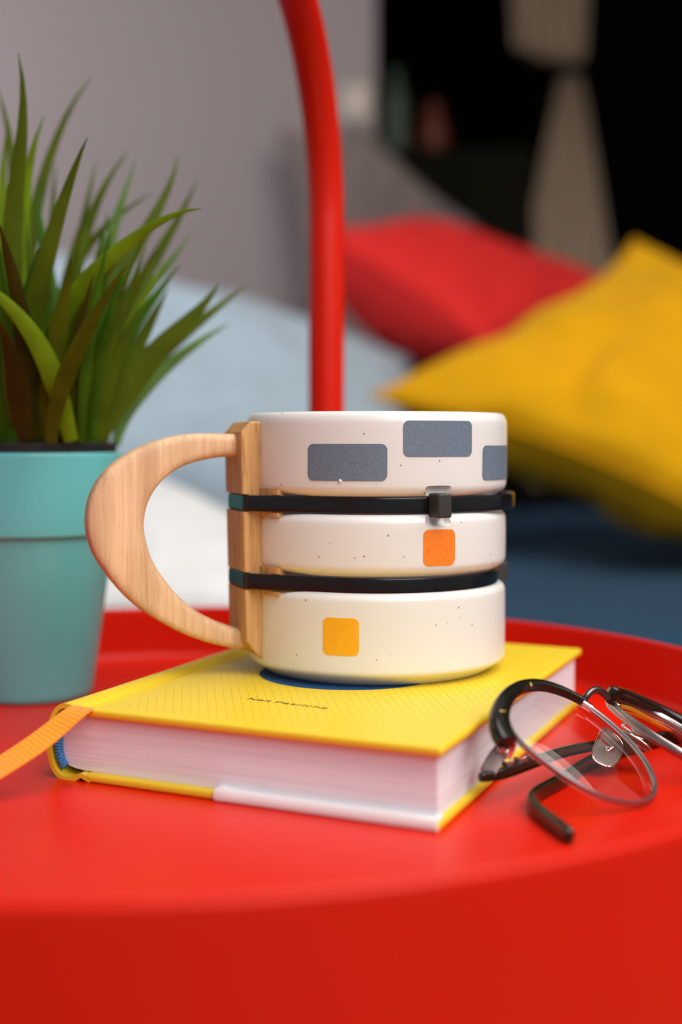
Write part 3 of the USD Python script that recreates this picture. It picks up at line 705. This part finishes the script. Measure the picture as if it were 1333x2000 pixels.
# bridge
br = spline([C1n + N1 * .3, g3(1145, 1362, 393), g3(1158, 1349, 396), g3(1172, 1349, 398), g3(1186, 1360, 400), nas2 + N2 * .3], 40)
obj('bridge', sweep(br, 1.15, 1.3, up=N1, m=14, round_ends=.4), GUNMETAL, glasses)
obj('bridge_clip', sweep(np.array([C1n - U1 * 1.2 - V1 * .6, C1n + V1 * 1.2 + U1 * .6, C1n + V1 * 3 + U1 * 2.2]), 1.0, 1.2, up=N1, m=10, e=4, round_ends=.2), CHROME, glasses)
obj('bridge_clip', sweep(np.array([nas2 + U2 * .8 - V2 * .8, nas2 + V2 * 1.2, nas2 + V2 * 3]), 1.0, 1.2, up=N2, m=10, e=4, round_ends=.2), CHROME, glasses)
# nose pads
def pad(c, ex, ey, n, wire):
    a = np.linspace(0, 2 * np.pi, 40, endpoint=False)
    cx, cy = superell(40, 2.7)
    rg = []
    for k, hgt in ((.3, -.75), (.8, -.7), (1.0, -.2), (1.0, .25), (.85, .65), (.35, .8)):
        rg.append(c + np.outer(cx * k, ex) + np.outer(cy * k * (1 - .12 * cx), ey) + n * hgt)
    p_ = obj('nose_pad', loft(np.array(rg)), PAD, glasses, smooth=40)
    rr = [c + np.outer(cx * k, ex) + np.outer(cy * k * (1 - .12 * cx), ey) + n * .05 for k in (1.02,)]
    obj('pad_edge', sweep(rr[0], .28, .28, up=n, m=8, closed=True), CHROME, p_, label='bright edge of the nose pad')
    obj('pad_mount', rounded_hull([c + n * .9 - np.asarray(ex) * .22, c + n * 1.5 + np.asarray(ex) * .2, c + n * .8 + np.asarray(ey) * .25], .75, 14), CHROME, p_, smooth=True)
    obj('pad_arm', sweep(spline(wire, 40), .5, .5, up=(.3, .2, 1), m=10, round_ends=.3), CHROME, p_)
pc1 = g3(1189, 1464, 392)
px_, py_ = g3(1213, 1478, 391) - pc1, g3(1176, 1493, 384) - pc1
pn1 = unit(np.cross(px_, py_)); pn1 = pn1 if pn1[1] < 0 else -pn1
pad(pc1, px_, py_, pn1, [pc1 + pn1 * 1.2, g3(1180, 1450, 387), g3(1172, 1434, 385), g3(1180, 1424, 385), g3(1190, 1427, 384), g3(1203, 1439, 381), g3(1210, 1445, 378)])
pc2 = g3(1243, 1448, 392)
px_, py_ = g3(1272, 1466, 389) - pc2, None
py_ = 4.3 * unit([.22, .88, -.5])
pn2 = unit(np.cross(px_, py_)); pn2 = -pn2 if pn2[2] < 0 else pn2
pad(pc2, px_, py_, pn2, [pc2 + pn2 * 1.0, g3(1228, 1426, 396), g3(1219, 1420, 397), g3(1216, 1414, 398), g3(1228, 1414, 397), g3(1240, 1428, 394), g3(1252, 1434, 392), g3(1272, 1446, 388)])

# ------------------------------------------------------------------ sofa, cushions
SZ = -24.0
sofa = thing('daybed', 'wide low daybed with rumpled slate blue cover behind the table', 'bed', (300, 1600, -TABLE))
nx, ny = 150, 110
xs, ys_ = np.linspace(-1500, 2300, nx), np.linspace(860, WY - 20, ny)
X, Y = np.meshgrid(xs, ys_, indexing='ij')
fold = 9 * np.sin((X * .75 - Y * .62) / 42 + 1.5 * meshkit.noise(np.stack([X, Y, 0 * X], -1) / 260, 3)) * meshkit.noise(np.stack([X, Y, 0 * X], -1) / 190, 5) + 10 * meshkit.fbm(np.stack([X, Y, 0 * X], -1) / 150, 3, 9)
edge = np.minimum(1, np.minimum(X - xs[0], xs[-1] - X) / 60) * np.minimum(1, np.minimum(Y - ys_[0], ys_[-1] - Y) / 60)
Z = SZ - 8 + fold - 60 * (1 - np.sqrt(np.clip(edge, 0, 1)))
top = np.stack([X, Y, Z], -1).reshape(-1, 3)
bot = np.stack([X, Y, np.full_like(X, SZ - 190)], -1).reshape(-1, 3)
q = grid_faces(nx, ny, wrap=False); f = np.vstack([q[:, [0, 1, 2]], q[:, [0, 2, 3]]])
e = np.array([j for j in range(ny)] + [i * ny + ny - 1 for i in range(1, nx)] + [(nx - 1) * ny + j for j in range(ny - 2, -1, -1)] + [i * ny for i in range(nx - 2, 0, -1)]); en = np.roll(e, -1); k = nx * ny
f = np.vstack([f, f[:, ::-1] + k, np.stack([e, e + k, en + k], 1), np.stack([e, en + k, en], 1)])
t = trimesh.Trimesh(np.vstack([top, bot]), f, process=False)
if t.volume < 0: t.invert()
obj('mattress_cover', t, DBLUE, sofa, smooth=True)
obj('base', box_mesh(-1450, 2250, 900, WY - 40, SZ - 380, SZ - 190), GCLOTH, sofa)
obj('shade_strip', rbox(140, 2240, WY - 75, WY - 22, SZ - 150, 22, 20), PAINTEDDARK, sofa, label='low dark strip added along the far edge where shade lies')  # dark strip put where shade lies beneath the yellow cushion
for x in (-1400, 2200):
    for y in (950, WY - 90):
        obj('leg', box_mesh(x - 30, x + 30, y - 30, y + 30, -TABLE, SZ - 380), PAINTEDDARK, sofa)

def cushion(name, label, cor, T, material, seed=0, ear=.10, wr=6.0, n=70, group=None):
    """cor: the four corners L, T, R, B in scene mm."""
    a, b, c, d = [np.asarray(x, float) for x in cor]
    u = np.linspace(0, 1, n); Ug, Vg = np.meshgrid(u, u, indexing='ij')
    x, y = 2 * Ug - 1, 2 * Vg - 1
    pin = 1 - ear * (1 - np.abs(y) ** 2.0); pin2 = 1 - ear * (1 - np.abs(x) ** 2.0)
    xx, yy = (x * pin + 1) / 2, (y * pin2 + 1) / 2
    pos = (a[None, None] * ((1 - xx) * (1 - yy))[..., None] + b * (xx * (1 - yy))[..., None] + c * (xx * yy)[..., None] + d * ((1 - xx) * yy)[..., None])
    nrm = unit(np.cross(b - a, d - a))
    if nrm[2] < 0: nrm = -nrm
    prof_ = (np.clip(1 - np.abs(x) ** 2.4, 0, 1) * np.clip(1 - np.abs(y) ** 2.4, 0, 1)) ** .55
    out = []
    for sgn in (1, -1):
        w = (meshkit.fbm(np.stack([x * 1.6, y * 1.6, 0 * x + sgn], -1), 3, seed) - .5) * 2
        w2 = np.sin((x * 1.3 + y * .8 + w) * 7) * .35
        h = prof_ * (T[0 if sgn > 0 else 1] if np.ndim(T) else T) + prof_ ** .6 * (w + w2) * wr
        out.append((pos + nrm * (sgn * np.maximum(h, 0))[..., None]).reshape(-1, 3))
    q = grid_faces(n, n, wrap=False); f = np.vstack([q[:, [0, 1, 2]], q[:, [0, 2, 3]]]); k = n * n
    t = trimesh.Trimesh(np.vstack(out), np.vstack([f, f[:, ::-1] + k]), process=True); t.merge_vertices(digits_vertex=3)
    if t.volume < 0: t.invert()
    cx = np.mean(cor, axis=0)
    th_ = thing(name, label, 'cushion', (cx[0], cx[1], t.bounds[0][2]), 'cushions on the daybed')
    obj('cover', t, material, th_, smooth=True)
    e = np.concatenate([pos[:, 0], pos[-1, 1:], pos[-2::-1, -1], pos[0, -2:0:-1]])
    obj('seam', sweep(e, 2.2, 2.2, up=nrm, m=6, closed=True), material, th_)
    return th_
cushion('cushion', 'large mustard yellow cushion slumped on the right behind the mug', [P(722, 773, 1430), P(1240, 468, 1850), P(2000, 800, 1700), P(1500, 1075, 1240)], (75, 150), YCLOTH, 4, wr=24, ear=.15)
cushion('cushion', 'red cushion lying behind the yellow one beside the red handle tube', [P(612, 452, 2000), P(800, 425, 2350), P(1240, 560, 2350), P(955, 682, 1930)], (45, 165), RCLOTH, 8, wr=9)
cushion('cushion', 'big pale blue cushion behind the plant and the mug handle', [P(-150, 440, 2080), P(800, 700, 2080), P(800, 1041, 1690), P(-150, 1041, 1690)], 108, LBLUE, 12, wr=14, ear=.03)
cushion('cushion', 'white cushion low down between the teal pot and the mug', [P(60, 840, 1250), P(640, 1110, 1250), P(600, 1190, 925), P(40, 1190, 925)], (32, 12), WHITECLOTH, 15, wr=5, ear=.03)
cushion('cushion', 'dark grey cushion in the shade above the red cushion', [P(540, 250, 2600), P(700, 240, 2620), P(930, 440, 2600), P(600, 600, 2540)], 60, GCLOTH, 18, wr=8)

CREAM = mat('cream_plastic', lin(184, 168, 156), 0.5)
# ------------------------------------------------------------------ things in the dark room
cu = thing('curtain', 'beige curtain tied in the middle in the dark room behind the cushions', 'curtain', P(1110, 500, 3700) * [1, 1, 0] + [0, 0, -TABLE])
def drape(rows, y, nf, amp):
    rings = []
    for (v, u0, u1) in rows:
        xs = np.linspace(u0, u1, 60); ph = np.linspace(0, nf * 2 * np.pi, 60)
        fr = [P(x, v, y + amp * math.sin(a)) for x, a in zip(xs, ph)]
        rings.append(fr + [p_ + [0, 12, 0] for p_ in fr[::-1]])
    return loft(np.array(rings))
obj('upper_drape', drape([(-420, 985, 1165), (-100, 995, 1155), (90, 1005, 1145), (118, 1050, 1140)], 3700, 5, 18), BEIGE, cu)
obj('lower_drape', drape([(140, 1098, 1132), (200, 1085, 1145), (330, 1058, 1168), (520, 1022, 1198), (900, 985, 1235), (1165, 975, 1250)], 3700, 5, 14), BEIGE, cu)
tb = spline([P(u, 128, 3700 + dy) for u, dy in ((1040, 0), (1075, -40), (1110, -50), (1145, -20), (1150, 30), (1100, 60), (1050, 30))], 40)
obj('tie_band', sweep(tb, 16, 10, m=10), PAINTEDDARK, cu)
swc = P(697, 202, WY)
sw = thing('wall_switch', 'pale blurred plate on the grey wall just right of the red handle', 'switch', (swc[0], WY, swc[2]))
obj('plate', rbox(swc[0] - 30, swc[0] + 30, WY - 9, WY, swc[2] - 36, swc[2] + 36, 4), CREAM, sw)
obj('rocker', rbox(swc[0] - 15, swc[0] + 15, WY - 13, WY - 8, swc[2] - 22, swc[2] + 22, 2), CREAM, sw)
VASE = mat('rust_ceramic', lin(96, 36, 10), 0.5)
SAGE = mat('sage_glass', lin(66, 78, 62), 0.5)
SHELF = mat('dimmed_wood', (0.006, 0.005, 0.002), 0.8, specular_ior_level=0.08)  # black tone carries the gloom of the unlit room
yS = 3000.0
zS = P(800, 300, yS)[2]
cb = thing('cabinet', 'low wooden cabinet, darkened in colour, in the dark room beyond the wall corner', 'cabinet', P(880, 500, yS + 150) * [1, 1, 0] + [0, 0, -TABLE])
x0, x1 = P(745, 0, yS)[0], P(1040, 0, yS)[0]
obj('body', rbox(x0, x1, yS - 60, yS + 330, -TABLE + 30, zS, 6), SHELF, cb)
obj('door', rbox(x0 + 8, (x0 + x1) / 2 - 3, yS - 76, yS - 60, -TABLE + 60, zS - 40, 4), SHELF, cb)
obj('door', rbox((x0 + x1) / 2 + 3, x1 - 8, yS - 76, yS - 60, -TABLE + 60, zS - 40, 4), SHELF, cb)
vz = P(845, 240, yS + 80)
va = thing('vase', 'small rust brown vase in the gloom above the red cushion', 'vase', vz * [1, 1, 0] + [0, 0, zS])
obj('body', revolve(chaikin([(0, 0), (22, 0), (38, 30), (40, 60), (26, 100), (18, 118), (24, 132), (20, 132), (14, 116), (0, 110)], 2), 60, vz * [1, 1, 0] + [0, 0, zS]), VASE, va)
sz = P(772, 140, yS + 60)
sg = thing('bottle', 'pale sage green bottle at the edge of the grey wall', 'bottle', sz * [1, 1, 0] + [0, 0, zS])
obj('body', revolve(chaikin([(0, 0), (28, 0), (30, 8), (30, 130), (26, 150), (14, 168), (12, 196), (15, 198), (15, 206), (0, 206)], 2), 60, sz * [1, 1, 0] + [0, 0, zS]), SAGE, sg)
